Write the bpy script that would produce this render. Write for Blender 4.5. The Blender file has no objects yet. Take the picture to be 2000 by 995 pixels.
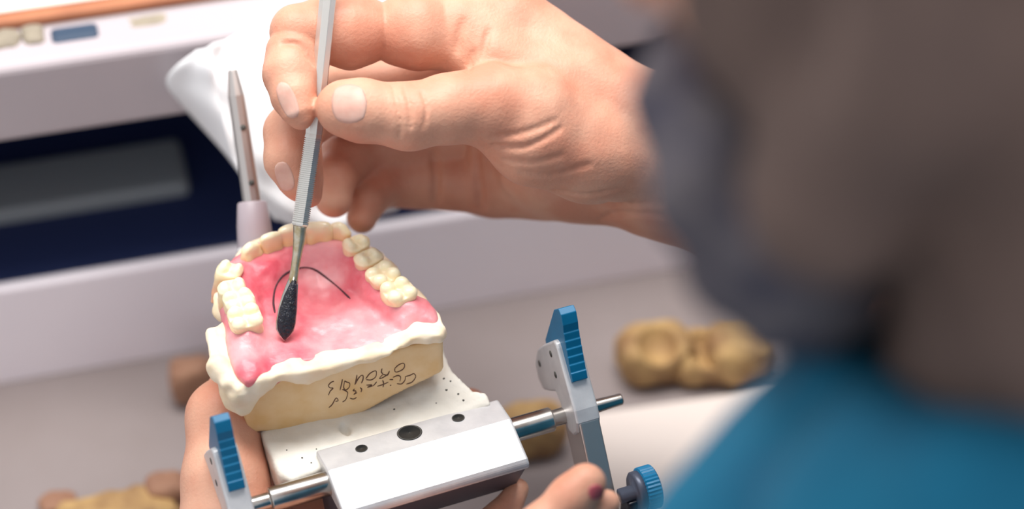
import bpy, math, random
import numpy as np
random.seed(4); np.random.seed(4)
# ------------------------------------------------------------------ frames
# Everything is laid out in millimetres in a level frame whose axes are
# X (right), Y (up across the view), Z (towards the viewer); W() turns it into world metres.
D = 750.0
FOC, SENS = 85.0, 36.0
K = 2000 / (SENS / FOC * D)
TH = math.radians(42)
UPV = np.array([0, math.cos(TH), math.sin(TH)])
AWAY = np.array([0, math.sin(TH), -math.cos(TH)])
XV = np.array([1.0, 0, 0])
CAMP = np.array([0, 0, D])
H0 = 0.92
def V(*a): return np.array(a, float)
def W(p):
    p = np.asarray(p, float)
    return np.stack([p[..., 0], p @ AWAY, p @ UPV], -1) / 1000 + np.array([0, 0, H0])
def U(px, py, z=0.0):
    s = (D - z) / D
    return V((px - 1000) / K * s, (497.5 - py) / K * s, z)
def R(rpx, z=0.0): return rpx / K * (D - z) / D
def G(x, away, up): return V(x, 0, 0) + AWAY * away + UPV * up     # level coordinates -> frame
class Frame:
    def __init__(s, yaw, org):
        y = math.radians(yaw)
        s.M = np.array([math.cos(y) * XV + math.sin(y) * AWAY, math.cos(y) * AWAY - math.sin(y) * XV, UPV])
        s.o = org
    def __call__(s, p): return np.asarray(p, float) @ s.M + s.o
    def inv(s, p): return (np.asarray(p, float) - s.o) @ s.M.T
    def hit(s, px, py, ax, val):
        d = s.M @ (U(px, py) - CAMP); o = s.M @ (CAMP - s.o)
        return o + (val - o[ax]) / d[ax] * d
ORG = U(640, 600)
DEN = Frame(15, ORG)      # denture: u right, v to the incisors, w up
ART = Frame(21.7, ORG)    # articulator: a along its shaft, b forward, w up
BEN = Frame(14, G(0, 139, 0))   # bench: s along the front, t deeper, w up
DESK = BEN.hit(200, 717, 1, 0)[2]

# ------------------------------------------------------------------ implicit surfaces
def smin(a, b, k):
    if k <= 0: return np.minimum(a, b)
    h = np.clip(0.5 + 0.5 * (b - a) / k, 0, 1)
    return b + (a - b) * h - k * h * (1 - h)
class Field:
    def __init__(s, lo, hi, h):
        s.lo = np.array(lo, float); s.h = h
        s.n = np.ceil((np.array(hi) - s.lo) / h).astype(int) + 1
        s.ax = [s.lo[i] + np.arange(s.n[i]) * h for i in range(3)]
        s.D = np.full(s.n, 60.0, np.float32)
    def layer(s):
        f = Field.__new__(Field); f.lo, f.h, f.n, f.ax = s.lo, s.h, s.n, s.ax
        f.D = np.full(s.n, 60.0, np.float32); return f
    def sl(s, lo, hi):
        i0 = np.clip(np.floor((np.array(lo) - s.lo) / s.h).astype(int), 0, s.n)
        i1 = np.clip(np.ceil((np.array(hi) - s.lo) / s.h).astype(int) + 1, 0, s.n)
        S = tuple(slice(a, b) for a, b in zip(i0, i1))
        P = np.meshgrid(*[s.ax[i][S[i]] for i in range(3)], indexing='ij')
        return S, P
    def cone(s, a, b, ra, rb, k=0.0, m=6.0):
        a = np.asarray(a, float); b = np.asarray(b, float); r = max(ra, rb) + m + k
        S, P = s.sl(np.minimum(a, b) - r, np.maximum(a, b) + r)
        if P[0].size == 0: return
        ba = b - a; L = max(ba @ ba, 1e-9)
        q = [P[i] - a[i] for i in range(3)]
        t = np.clip((q[0] * ba[0] + q[1] * ba[1] + q[2] * ba[2]) / L, 0, 1)
        d = np.sqrt(sum((q[i] - t * ba[i]) ** 2 for i in range(3))) - (ra + (rb - ra) * t)
        s.D[S] = smin(s.D[S], d.astype(np.float32), k)
    def chain(s, pts, k=2.0, m=6.0):
        for (a, ra), (b, rb) in zip(pts[:-1], pts[1:]): s.cone(a, b, ra, rb, k, m)
    def elld(s, c, r, M, P):
        q = [P[i] - c[i] for i in range(3)]
        if M is not None:
            q = [M[j][0] * q[0] + M[j][1] * q[1] + M[j][2] * q[2] for j in range(3)]
        k0 = np.sqrt(sum((q[i] / r[i]) ** 2 for i in range(3)))
        k1 = np.sqrt(sum((q[i] / r[i] ** 2) ** 2 for i in range(3))) + 1e-9
        return (k0 * (k0 - 1) / k1).astype(np.float32)
    def ell(s, c, r, k=0.0, M=None, m=6.0):
        R_ = max(r) + m + k
        S, P = s.sl(np.array(c) - R_, np.array(c) + R_)
        if P[0].size: s.D[S] = smin(s.D[S], s.elld(c, r, M, P), k)
    def sub_ell(s, c, r, k=0.0, M=None, m=6.0):
        R_ = max(r) + m + k
        S, P = s.sl(np.array(c) - R_, np.array(c) + R_)
        if P[0].size: s.D[S] = -smin(-s.D[S], s.elld(c, r, M, P), k)
    def merge(s, f, k=0.0): s.D = smin(s.D, f.D, k)
    def groove(s, pts, w, depth):
        for a, b in zip(pts[:-1], pts[1:]):
            a = np.asarray(a, float); b = np.asarray(b, float); r = 3 * w
            S, P = s.sl(np.minimum(a, b) - r, np.maximum(a, b) + r)
            if P[0].size == 0: continue
            ba = b - a; L = max(ba @ ba, 1e-9)
            q = [P[i] - a[i] for i in range(3)]
            t = np.clip((q[0] * ba[0] + q[1] * ba[1] + q[2] * ba[2]) / L, 0, 1)
            d2 = sum((q[i] - t * ba[i]) ** 2 for i in range(3))
            g = depth * np.exp(-d2 / (w * w))
            s.D[S] += g.astype(np.float32)
    def sample(s, p):
        g = (np.asarray(p, float) - s.lo) / s.h
        i = np.floor(g).astype(int)
        if (i < 0).any() or (i >= s.n - 1).any(): return 5.0
        f = g - i; v = 0.0
        for dx in (0, 1):
            for dy in (0, 1):
                for dz in (0, 1):
                    v += s.D[i[0] + dx, i[1] + dy, i[2] + dz] * (f[0] if dx else 1 - f[0]) * (f[1] if dy else 1 - f[1]) * (f[2] if dz else 1 - f[2])
        return float(v)
    def march(s, o, d, n=1500, step=None):
        """first surface point along o + t d (d unit)"""
        o = np.asarray(o, float); t = 0.0
        for _ in range(n):
            v = s.sample(o + t * d)
            if v < 0.02: return o + t * d
            t += max(min(v * 0.7, 3.0), 0.04)
            if t > 400: break
        return None
    def grad(s, p, e=0.5):
        g = np.array([s.sample(p + V(e, 0, 0)) - s.sample(p - V(e, 0, 0)), s.sample(p + V(0, e, 0)) - s.sample(p - V(0, e, 0)),
                      s.sample(p + V(0, 0, e)) - s.sample(p - V(0, 0, e))])
        return g / (np.linalg.norm(g) + 1e-9)
    def mesh(s, smooth=1):
        Dm = s.D.copy()
        for ax in range(3):
            for e in (0, -1):
                sl_ = [slice(None)] * 3; sl_[ax] = e
                Dm[tuple(sl_)] = np.maximum(Dm[tuple(sl_)], 0.3 * s.h)
        n = s.n - 1
        neg = Dm < 0
        def cr(A, i, j, k): return A[i:i + n[0], j:j + n[1], k:k + n[2]]
        cnt = sum(cr(neg, i, j, k).astype(np.int8) for i in (0, 1) for j in (0, 1) for k in (0, 1))
        act = (cnt > 0) & (cnt < 8)
        ids = np.full(n, -1, np.int64)
        C = np.argwhere(act); ids[act] = np.arange(len(C))
        acc = np.zeros((len(C), 3)); num = np.zeros(len(C))
        for ax in range(3):
            o1, o2 = [a for a in range(3) if a != ax]
            for p in (0, 1):
                for q in (0, 1):
                    A = C.copy(); A[:, o1] += p; A[:, o2] += q
                    B = A.copy(); B[:, ax] += 1
                    da = Dm[A[:, 0], A[:, 1], A[:, 2]]; db = Dm[B[:, 0], B[:, 1], B[:, 2]]
                    m = (da < 0) != (db < 0)
                    t = np.where(m, da / np.where(m, da - db, 1), 0)
                    pt = (A - C).astype(float); pt[:, ax] += t
                    acc[m] += pt[m]; num[m] += 1
        verts = s.lo + (C + acc / num[:, None]) * s.h
        faces = []
        for ax in range(3):
            o1, o2 = [(1, 2), (2, 0), (0, 1)][ax]
            sa = [slice(0, s.n[i]) for i in range(3)]; sb = list(sa)
            sa[ax] = slice(0, s.n[ax] - 1); sb[ax] = slice(1, s.n[ax])
            for o in (o1, o2):
                sa[o] = slice(1, s.n[o] - 1); sb[o] = slice(1, s.n[o] - 1)
            na, nb = neg[tuple(sa)], neg[tuple(sb)]
            E_ = np.argwhere(na != nb)
            if len(E_) == 0: continue
            inside = na[tuple(E_.T)]
            E_ = E_.copy(); E_[:, o1] += 1; E_[:, o2] += 1
            def gid(d1, d2):
                c = E_.copy(); c[:, o1] -= d1; c[:, o2] -= d2
                return ids[c[:, 0], c[:, 1], c[:, 2]]
            q = np.stack([gid(1, 1), gid(0, 1), gid(0, 0), gid(1, 0)], 1)
            q[~inside] = q[~inside][:, ::-1]
            faces.append(q)
        F_ = np.concatenate(faces); F_ = F_[(F_ >= 0).all(1)]
        for _ in range(smooth):
            a = np.zeros_like(verts); c = np.zeros(len(verts))
            for i in range(4):
                e0, e1 = F_[:, i], F_[:, (i + 1) % 4]
                np.add.at(a, e0, verts[e1]); np.add.at(c, e0, 1)
                np.add.at(a, e1, verts[e0]); np.add.at(c, e1, 1)
            ok = c > 0
            verts[ok] = 0.5 * verts[ok] + 0.5 * a[ok] / c[ok][:, None]
        return verts, F_.tolist()
def vnoise(P, sc, seed=0):
    """smooth value noise, P = list of 3 arrays"""
    rs = np.random.RandomState(seed); T = rs.rand(32, 32, 32).astype(np.float32) * 2 - 1
    g = [p / sc for p in P]; i = [np.floor(x).astype(int) for x in g]; f = [x - y for x, y in zip(g, i)]
    f = [x * x * (3 - 2 * x) for x in f]; v = 0
    for a in (0, 1):
        for b in (0, 1):
            for c in (0, 1):
                v = v + T[(i[0] + a) % 32, (i[1] + b) % 32, (i[2] + c) % 32] * (f[0] if a else 1 - f[0]) * (f[1] if b else 1 - f[1]) * (f[2] if c else 1 - f[2])
    return v

# ------------------------------------------------------------------ materials
def mat(name, col, rough=0.5, metal=0.0, col2=None, nscale=60, namt=0.5, bump=0.0, bscale=400, sss=0.0, sssr=(1, .35, .2), sssc=0.002, spec=0.5, coat=0.0, detail=4, trans=0.0, lo=.35, hi=.65):
    m = bpy.data.materials.new(name); m.use_nodes = True
    nt = m.node_tree; b = nt.nodes['Principled BSDF']
    b.inputs['Base Color'].default_value = (*col, 1); b.inputs['Roughness'].default_value = rough
    b.inputs['Metallic'].default_value = metal; b.inputs['Specular IOR Level'].default_value = spec
    b.inputs['Coat Weight'].default_value = coat; b.inputs['Coat Roughness'].default_value = 0.15
    if sss:
        b.inputs['Subsurface Weight'].default_value = sss; b.inputs['Subsurface Radius'].default_value = sssr
        b.inputs['Subsurface Scale'].default_value = sssc
    tc = nt.nodes.new('ShaderNodeTexCoord')
    def noise(sc, det):
        n = nt.nodes.new('ShaderNodeTexNoise'); n.inputs['Scale'].default_value = sc; n.inputs['Detail'].default_value = det
        nt.links.new(tc.outputs['Object'], n.inputs['Vector']); return n
    if col2 is not None:
        n = noise(nscale, detail); r = nt.nodes.new('ShaderNodeValToRGB')
        r.color_ramp.elements[0].position = lo; r.color_ramp.elements[1].position = hi
        r.color_ramp.elements[0].color = (*col, 1)
        r.color_ramp.elements[1].color = (*[c + (d - c) * namt * 2 if namt <= .5 else d for c, d in zip(col, col2)], 1)
        nt.links.new(n.outputs['Fac'], r.inputs['Fac']); nt.links.new(r.outputs['Color'], b.inputs['Base Color'])
    if bump:
        n = noise(bscale, 5); bp = nt.nodes.new('ShaderNodeBump'); bp.inputs['Strength'].default_value = bump
        bp.inputs['Distance'].default_value = 0.0006
        nt.links.new(n.outputs['Fac'], bp.inputs['Height']); nt.links.new(bp.outputs['Normal'], b.inputs['Normal'])
    return m
def crown(name, base, mid, tip):  # tooth colour; ramp paints the wax's warm reflected light into the base
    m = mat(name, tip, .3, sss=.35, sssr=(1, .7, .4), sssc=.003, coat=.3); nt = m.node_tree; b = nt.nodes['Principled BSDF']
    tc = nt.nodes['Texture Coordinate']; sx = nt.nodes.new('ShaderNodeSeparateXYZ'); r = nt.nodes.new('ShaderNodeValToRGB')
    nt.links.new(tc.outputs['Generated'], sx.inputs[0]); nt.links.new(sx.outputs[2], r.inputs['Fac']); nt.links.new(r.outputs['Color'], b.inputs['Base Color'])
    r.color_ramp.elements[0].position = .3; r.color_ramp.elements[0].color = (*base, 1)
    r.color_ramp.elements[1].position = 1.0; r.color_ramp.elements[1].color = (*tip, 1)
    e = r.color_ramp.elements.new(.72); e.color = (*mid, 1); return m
def srgb(r, g, b):
    f = lambda c: (c / 255 / 12.92) if c <= 10.3 else ((c / 255 + .055) / 1.055) ** 2.4
    return (f(r), f(g), f(b))
M = {}
M['skin'] = mat('skin', srgb(216, 164, 138), .5, col2=srgb(204, 139, 113), nscale=55, bump=.3, bscale=1000, sss=.12, sssc=.002, spec=.4)
M['nail'] = mat('fingernail', srgb(208, 160, 144), .5, col2=srgb(218, 176, 160), nscale=200, sss=.2, sssc=.002, bump=.1, bscale=600)
M['rednail'] = mat('reddened_fingernail', srgb(190, 90, 98), .35, col2=srgb(120, 66, 62), nscale=150)
M['wax'] = mat('pink_wax', srgb(220, 92, 108), .38, col2=srgb(240, 166, 170), nscale=60, bump=.5, bscale=330, sss=.3, sssr=(1, .4, .35), sssc=.004, detail=5)
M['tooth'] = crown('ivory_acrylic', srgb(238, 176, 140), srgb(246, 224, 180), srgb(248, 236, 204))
M['waxglow'] = crown('acrylic_painted_wax_glow', srgb(244, 178, 128), srgb(250, 214, 158), srgb(252, 238, 206))  # front teeth, stronger painted wax reflection towards the base
M['rim'] = mat('pale_stone', srgb(247, 232, 208), .6, col2=srgb(240, 216, 180), nscale=90, bump=.3, bscale=350, sss=.2, sssc=.003, sssr=(1, .8, .5))
M['stone'] = mat('tan_stone', srgb(228, 186, 126), .5, col2=srgb(238, 206, 160), nscale=90, bump=.2, bscale=300)
M['plaster'] = mat('white_plaster', srgb(232, 228, 218), .8, col2=srgb(216, 210, 198), nscale=60, bump=.5, bscale=400)
M['ink'] = mat('pencil_ink', srgb(104, 70, 50), .6)
M['line'] = mat('dark_pencil', srgb(66, 34, 44), .6)
M['alu'] = mat('satin_aluminium', srgb(212, 212, 213), .42, 0.4, col2=srgb(198, 198, 200), nscale=120, bump=.08, bscale=900)
M['steel'] = mat('polished_steel', srgb(198, 194, 188), .24, 1.0, col2=srgb(176, 170, 164), nscale=150)
M['pinmetal'] = mat('dull_pin_steel', srgb(196, 190, 186), .34, .85)
M['toolsteel'] = mat('tool_steel', srgb(222, 220, 214), .34, .8, bump=.05, bscale=1500)
M['brass'] = mat('heat_tinted_steel', srgb(176, 156, 112), .35, .9, col2=srgb(206, 200, 184), nscale=300)
M['char'] = mat('burnt_wax', srgb(14, 15, 24), .14, col2=srgb(30, 32, 44), nscale=500, bump=1.0, bscale=1100)
M['darkmetal_reflect'] = mat('dark_metal_and_painted_reflection', srgb(74, 80, 96), .4, .3)  # thumbscrew metal; on the hinge underside it is a painted dark reflection
M['hole'] = mat('dark_bore', srgb(70, 68, 64), .7)
M['blue'] = mat('teal_blue_plastic', srgb(0, 104, 146), .42, col2=srgb(0, 96, 136), nscale=100)
M['black'] = mat('black_plastic', srgb(22, 22, 34), .4)
M['lav'] = mat('lavender_grey_laminate', srgb(190, 179, 182), .5, col2=srgb(184, 174, 178), nscale=12)
M['sleeve'] = mat('grey_lavender_plastic', srgb(172, 160, 166), .4)
M['desk'] = mat('worn_grey_laminate', srgb(154, 143, 142), .6, col2=srgb(142, 130, 127), nscale=9)
M['shelf'] = mat('shelf_laminate', srgb(168, 158, 158), .55, col2=srgb(156, 146, 146), nscale=14)
M['lavpale'] = mat('pale_lavender_laminate', srgb(250, 242, 247), .5, col2=srgb(246, 237, 243), nscale=12)
M['navy'] = mat('navy_recess_lining', srgb(28, 42, 86), .7)
M['slate'] = mat('slate_grey_metal', srgb(140, 146, 150), .5)
M['paper'] = mat('white_paper', srgb(244, 244, 244), .85, col2=srgb(238, 238, 240), nscale=30)
M['sheet'] = mat('cream_paper', srgb(240, 228, 220), .85)
M['hair'] = mat('dark_brown_hair', srgb(52, 40, 34), .6, col2=srgb(72, 56, 46), nscale=200, bump=.6, bscale=600)
M['beard'] = mat('grey_beard_hair', srgb(60, 58, 74), .8, col2=srgb(98, 92, 96), nscale=90, bump=.8, bscale=700)
M['stubble'] = mat('grey_brown_stubble', srgb(112, 92, 84), .8, col2=srgb(98, 80, 74), nscale=60, bump=.6, bscale=900)
M['shirt'] = mat('teal_cotton', srgb(0, 108, 142), .9, col2=srgb(0, 96, 130), nscale=40, bump=.3, bscale=900)
M['yellowstone'] = mat('yellow_stone', srgb(196, 160, 106), .75, col2=srgb(140, 104, 70), nscale=70, bump=.6, bscale=200)
M['brownwood'] = mat('brown_wood', srgb(164, 122, 96), .7, col2=srgb(140, 100, 80), nscale=60)
M['orangewood'] = mat('orange_wood_edge', srgb(186, 122, 86), .55, col2=srgb(170, 108, 76), nscale=50)
M['bluebox'] = mat('slate_blue_plastic', srgb(52, 70, 92), .5)
M['beige'] = mat('beige_plaster', srgb(168, 156, 136), .75, col2=srgb(120, 112, 100), nscale=60)
M['wall'] = mat('white_wall_paint', srgb(228, 226, 224), .8)
M['floor'] = mat('grey_vinyl_floor', srgb(150, 146, 142), .6, col2=srgb(135, 131, 128), nscale=6)
M['lamp'] = mat('lamp_housing', srgb(235, 235, 235), .5)
M['glow'] = bpy.data.materials.new('lamp_diffuser'); M['glow'].use_nodes = True
_b = M['glow'].node_tree.nodes['Principled BSDF']; _b.inputs['Emission Color'].default_value = (1, .97, .93, 1); _b.inputs['Emission Strength'].default_value = 4.0

# ------------------------------------------------------------------ object helpers
COL = bpy.context.scene.collection
def empty(name, p, label=None, cat=None, group=None):
    o = bpy.data.objects.new(name, None); COL.objects.link(o); o.empty_display_size = .01
    o.location = W(p)
    if label: o['label'] = label
    if cat: o['category'] = cat
    if group: o['group'] = group
    return o
def tag(o, label, cat, group=None, kind=None):
    if label: o['label'] = label
    if cat: o['category'] = cat
    if group: o['group'] = group
    if kind: o['kind'] = kind
    return o
def abs_loc(o):
    l = np.array(o.location)
    while o.parent is not None:
        o = o.parent; l = l + np.array(o.location)
    return l
def obj(name, verts, faces, m, parent=None, smooth=True, at=None, bevel=0.0, sub=0, label=None):
    """one mesh object from frame-mm vertices"""
    Wv = W(np.array(verts, float))
    if at is None: org = np.array([Wv[:, 0].mean(), Wv[:, 1].mean(), Wv[:, 2].min()])
    else: org = W(at)
    me = bpy.data.meshes.new(name); me.from_pydata((Wv - org).tolist(), [], [list(map(int, f)) for f in faces]); me.update()
    ms = m if isinstance(m, (list, tuple)) else [m]
    for x in ms: me.materials.append(x)
    if smooth: me.polygons.foreach_set('use_smooth', [True] * len(me.polygons))
    o = bpy.data.objects.new(name, me); COL.objects.link(o)
    if parent is not None:
        o.parent = parent; o.location = org - abs_loc(parent)
    else: o.location = org
    if bevel:
        b = o.modifiers.new('bevel', 'BEVEL'); b.width = bevel / 1000; b.segments = 3; b.limit_method = 'ANGLE'; b.angle_limit = math.radians(35); b.harden_normals = False
    if sub:
        s_ = o.modifiers.new('sub', 'SUBSURF'); s_.levels = s_.render_levels = sub
    if label: o['label'] = label
    return o
class MB:
    def __init__(s): s.v = []; s.f = []
    def add(s, v, f):
        n = len(s.v); s.v += [np.asarray(x, float) for x in v]; s.f += [[i + n for i in q] for q in f]
    def prism(s, poly, ext0, ext1, mp):
        """poly of 2-D points, extruded; mp(a, e) -> frame point"""
        n = len(poly)
        s.add([mp(p, ext0) for p in poly] + [mp(p, ext1) for p in poly],
              [list(range(n))[::-1], list(range(n, 2 * n))] + [[i, (i + 1) % n, n + (i + 1) % n, n + i] for i in range(n)])
    def sweep(s, rings, cap=True):
        n = len(rings[0]); b = len(s.v)
        v = [p for r in rings for p in r]; f = []
        for i in range(len(rings) - 1):
            for j in range(n):
                f.append([i * n + j, i * n + (j + 1) % n, (i + 1) * n + (j + 1) % n, (i + 1) * n + j])
        if cap: f += [list(range(n))[::-1], [(len(rings) - 1) * n + j for j in range(n)]]
        s.add(v, f)
    def lathe(s, a, b, prof, n=32, cap=True, ref=None, shape=None):
        """prof: list of (t along a->b in mm, radius)"""
        a = np.asarray(a, float); b = np.asarray(b, float); d = (b - a) / np.linalg.norm(b - a)
        e = V(0, 0, 1) if ref is None else ref
        e = e - d * (e @ d); e /= np.linalg.norm(e); f = np.cross(d, e)
        rings = []
        for t, r in prof:
            rings.append([a + d * t + (e * math.cos(2 * math.pi * j / n) + f * math.sin(2 * math.pi * j / n)) * r * (1 if shape is None else shape(j)) for j in range(n)])
        s.sweep(rings, cap)
    def tube(s, pts, r, n=8, flat=None):
        pts = [np.asarray(p, float) for p in pts]; rings = []
        for i, p in enumerate(pts):
            d = pts[min(i + 1, len(pts) - 1)] - pts[max(i - 1, 0)]; d = d / (np.linalg.norm(d) + 1e-9)
            e = np.cross(d, V(.3, .5, .81)); e /= np.linalg.norm(e) + 1e-9; f = np.cross(d, e)
            rr = r[i] if isinstance(r, (list, tuple)) else r
            rings.append([p + (e * math.cos(2 * math.pi * j / n) + f * math.sin(2 * math.pi * j / n)) * rr for j in range(n)])
        s.sweep(rings)
    def box(s, fr, lo, hi):
        l, h = lo, hi
        c = [(l[0], l[1], l[2]), (h[0], l[1], l[2]), (h[0], h[1], l[2]), (l[0], h[1], l[2]), (l[0], l[1], h[2]), (h[0], l[1], h[2]), (h[0], h[1], h[2]), (l[0], h[1], h[2])]
        s.add([fr(p) for p in c], [[3, 2, 1, 0], [4, 5, 6, 7], [0, 1, 5, 4], [1, 2, 6, 5], [2, 3, 7, 6], [3, 0, 4, 7]])
    def go(s, name, m, parent=None, **k): return obj(name, s.v, s.f, m, parent, **k)
def interp_pts(pts, n):
    """Catmull-Rom through points"""
    pts = [np.asarray(p, float) for p in pts]; out = []
    P = [2 * pts[0] - pts[1]] + pts + [2 * pts[-1] - pts[-2]]
    for i in range(1, len(P) - 2):
        for j in range(n):
            t = j / n
            out.append(0.5 * ((2 * P[i]) + (P[i + 1] - P[i - 1]) * t + (2 * P[i - 1] - 5 * P[i] + 4 * P[i + 1] - P[i + 2]) * t * t + (3 * P[i] - P[i - 1] - 3 * P[i + 1] + P[i + 2]) * t ** 3))
    out.append(pts[-1]); return out
def J(px, py, z, r): return (U(px, py, z), R(r, z))

# ================================================================== PERSON
person = empty('person', G(150, -150, -820), 'man with grey beard and teal shirt carving with right hand, left hand beneath', 'person')
# ---- right hand (fine)
hf = Field(U(470, 560, 0) + V(-2, -2, -75), U(1480, -130, 0) + V(0, 0, 48), 0.62)
palm = hf.layer()
wr = [J(1275, 250, -14, 88), J(1280, 290, -24, 92), J(1285, 330, -28, 92), J(1285, 365, -24, 84)]
mcp = [J(990, 50, -14, 84), J(985, 130, -34, 78), J(975, 250, -48, 74), J(965, 358, -48, 66)]
for a, b in zip(mcp, wr): palm.cone(a[0], b[0], a[1], b[1], 5)
palm.cone(wr[0][0], wr[3][0], wr[0][1], wr[3][1], 5)
palm.cone(mcp[0][0], mcp[3][0], R(66), R(58), 5)
palm.ell(U(1120, 340, -30), (24, 13, 10), 6)
for a, b in ((J(1275, 260, -14, 92), J(1500, 350, -24, 125)), (J(1285, 352, -22, 92), J(1500, 440, -20, 118))):
    palm.cone(a[0], b[0], a[1], b[1], 10)
hf.merge(palm)
def finger(pts, k=1.6):
    f = hf.layer(); f.chain(pts, k); return f
idx = finger([J(985, 46, -12, 78), J(900, 54, -8, 74), J(892, 54, -7, 72)])
idx_b = finger([J(848, 58, -6, 69), J(815, 60, -4, 78), J(784, 62, -4, 68)])
idx_a = finger([J(712, 60, -2, 65), J(684, 62, -1, 73), J(640, 58, 2, 64), J(583, 64, 6, 57)])
idx.merge(idx_b, .8); idx.merge(idx_a, .35)
idx_d = finger([J(572, 104, 9, 53), J(567, 145, 12, 50), J(574, 190, 16, 41), J(585, 222, 18, 28), J(590, 234, 18, 16)], 3)
idx.merge(idx_d, .5)
mid = finger([J(985, 130, -34, 72), J(860, 150, -36, 66), J(685, 178, -33, 68), J(605, 222, -18, 58), J(572, 260, -6, 55), J(572, 310, -3, 55), J(588, 350, -3, 43), J(604, 382, -3, 24)], 2.2)
ring = finger([J(975, 250, -48, 70), J(860, 262, -50, 66), J(715, 284, -47, 64), J(672, 312, -37, 50), J(650, 350, -28, 44), J(652, 388, -27, 38)], 2)
lit = finger([J(965, 360, -48, 60), J(800, 345, -52, 62), J(745, 360, -46, 46), J(718, 392, -40, 36), J(706, 426, -38, 30)], 2)
lit.groove([U(850, 290, -40), U(850, 360, -38), U(850, 420, -44)], 1.6, 1.3)
thb = finger([J(671, 211, 20, 55), J(705, 216, 20, 60), J(800, 228, 17, 64), J(880, 212, 14, 67), J(960, 203, 10, 76), J(1040, 225, 4, 92), J(1150, 285, -8, 104)], 3)
thb.chain([J(960, 215, 8, 70), J(1040, 275, 4, 82), J(1150, 300, -4, 88), J(1240, 310, -10, 84)], 5)
web = hf.layer(); web.chain([J(905, 90, -6, 56), J(960, 120, -4, 66), J(1080, 180, -6, 80), J(1220, 240, -12, 84)], 4)
for f, k in ((idx, 1.2), (mid, .8), (ring, .8), (lit, 2.5), (web, 7.0), (thb, 2.2)): hf.merge(f, k)
# thumb knuckle creases, wrinkles of the thumb ball, web folds, wrist folds
def surf(field, px, py):
    d = U(px, py) - CAMP; d /= np.linalg.norm(d)
    return field.march(CAMP + d * 620, d)
def groove_px(field, pts, w, dep, n=3):
    q = [surf(field, *p[:2]) for p in interp_pts([V(a, b, 0) for a, b in pts], n)]
    q = [x for x in q if x is not None]
    if len(q) > 1: field.groove(q, w, dep)
GR = [([(768, 170), (776, 205), (782, 245), (780, 268)], .55, 1.0), ([(790, 170), (800, 205), (802, 248)], .55, 1.3), ([(824, 180), (833, 210), (828, 250)], .55, 1.0),
      ([(960, 268), (1010, 262), (1050, 250), (1085, 235)], .9, .55), ([(965, 285), (1020, 288), (1065, 270), (1095, 250)], .8, .9),
      ([(985, 312), (1040, 318), (1095, 305)], .9, .5), ([(1020, 338), (1080, 342), (1150, 322)], 1.0, .5),
      ([(1085, 372), (1140, 382), (1200, 372)], 1.0, .6), ([(1170, 432), (1210, 416), (1290, 420)], 1.2, .6), ([(1180, 395), (1240, 400), (1300, 395)], 1.2, .5),
      ([(925, 100), (918, 120), (915, 140)], 1.0, .6), ([(955, 60), (948, 85), (942, 110)], 1.0, .5), ([(905, 40), (897, 70), (894, 100)], 1.2, .6),
      ([(928, 290), (933, 340), (940, 405)], 1.3, 1.5), ([(553, 84), (585, 88), (613, 124)], .8, 1.4), ([(848, 300), (852, 350), (850, 412)], 1.2, 1.6)]
for p, w, d in GR: groove_px(hf, p, w, d)
S_, P_ = hf.sl(hf.lo, hf.lo + hf.n * hf.h)
hf.D += (vnoise(P_, 5.0, 3) * .16 + vnoise(P_, 2.2, 5) * .03).astype(np.float32)
hv, hq = hf.mesh(1)

# ---- left hand (fine) holding the articulator from beneath
lf = Field(U(310, 1230, 0) + V(0, 0, -60), U(1260, 700, 0) + V(0, 0, 78), 0.9)
lth = lf.layer(); lth.chain([J(455, 1180, 14, 120), J(448, 1050, 8, 100), J(440, 940, 4, 82), J(437, 815, -4, 70), J(468, 770, -16, 58), J(505, 745, -26, 50)], 4)
lp = lf.layer()
lp.chain([J(560, 1150, -16, 110), J(600, 1060, -26, 90), J(575, 960, -20, 64), J(556, 900, -24, 50)], 4)
lp.chain([J(640, 1190, -10, 130), J(840, 1190, 0, 120), J(960, 1120, 10, 70)], 8)
lidx = lf.layer(); lidx.chain([J(640, 1080, -44, 90), J(800, 960, -46, 56), J(890, 850, -44, 46), J(918, 790, -40, 32)], 3)
lr = lf.layer(); lr.chain([J(820, 1170, 30, 60), J(950, 1100, 52, 52), J(1060, 1032, 60, 46), J(1116, 974, 60, 43), J(1144, 946, 60, 41)], 3)
ll = lf.layer(); ll.chain([J(880, 1150, 30, 50), J(1050, 1070, 50, 42), J(1150, 1012, 52, 36), J(1184, 985, 52, 29)], 3)
lm = lf.layer(); lm.chain([J(760, 1140, 0, 70), J(900, 1080, -4, 52), J(975, 1020, -6, 36), J(1012, 956, -8, 22)], 3); lf.merge(lm)
lf.merge(lth); lf.merge(lp, 2.0); lf.merge(lidx, 2); lf.merge(lr, 3); lf.merge(ll, 1.0)
lf.chain([J(455, 1180, 14, 120), J(640, 1230, 0, 150)], 8)
lv, lq = lf.mesh(2)

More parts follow.
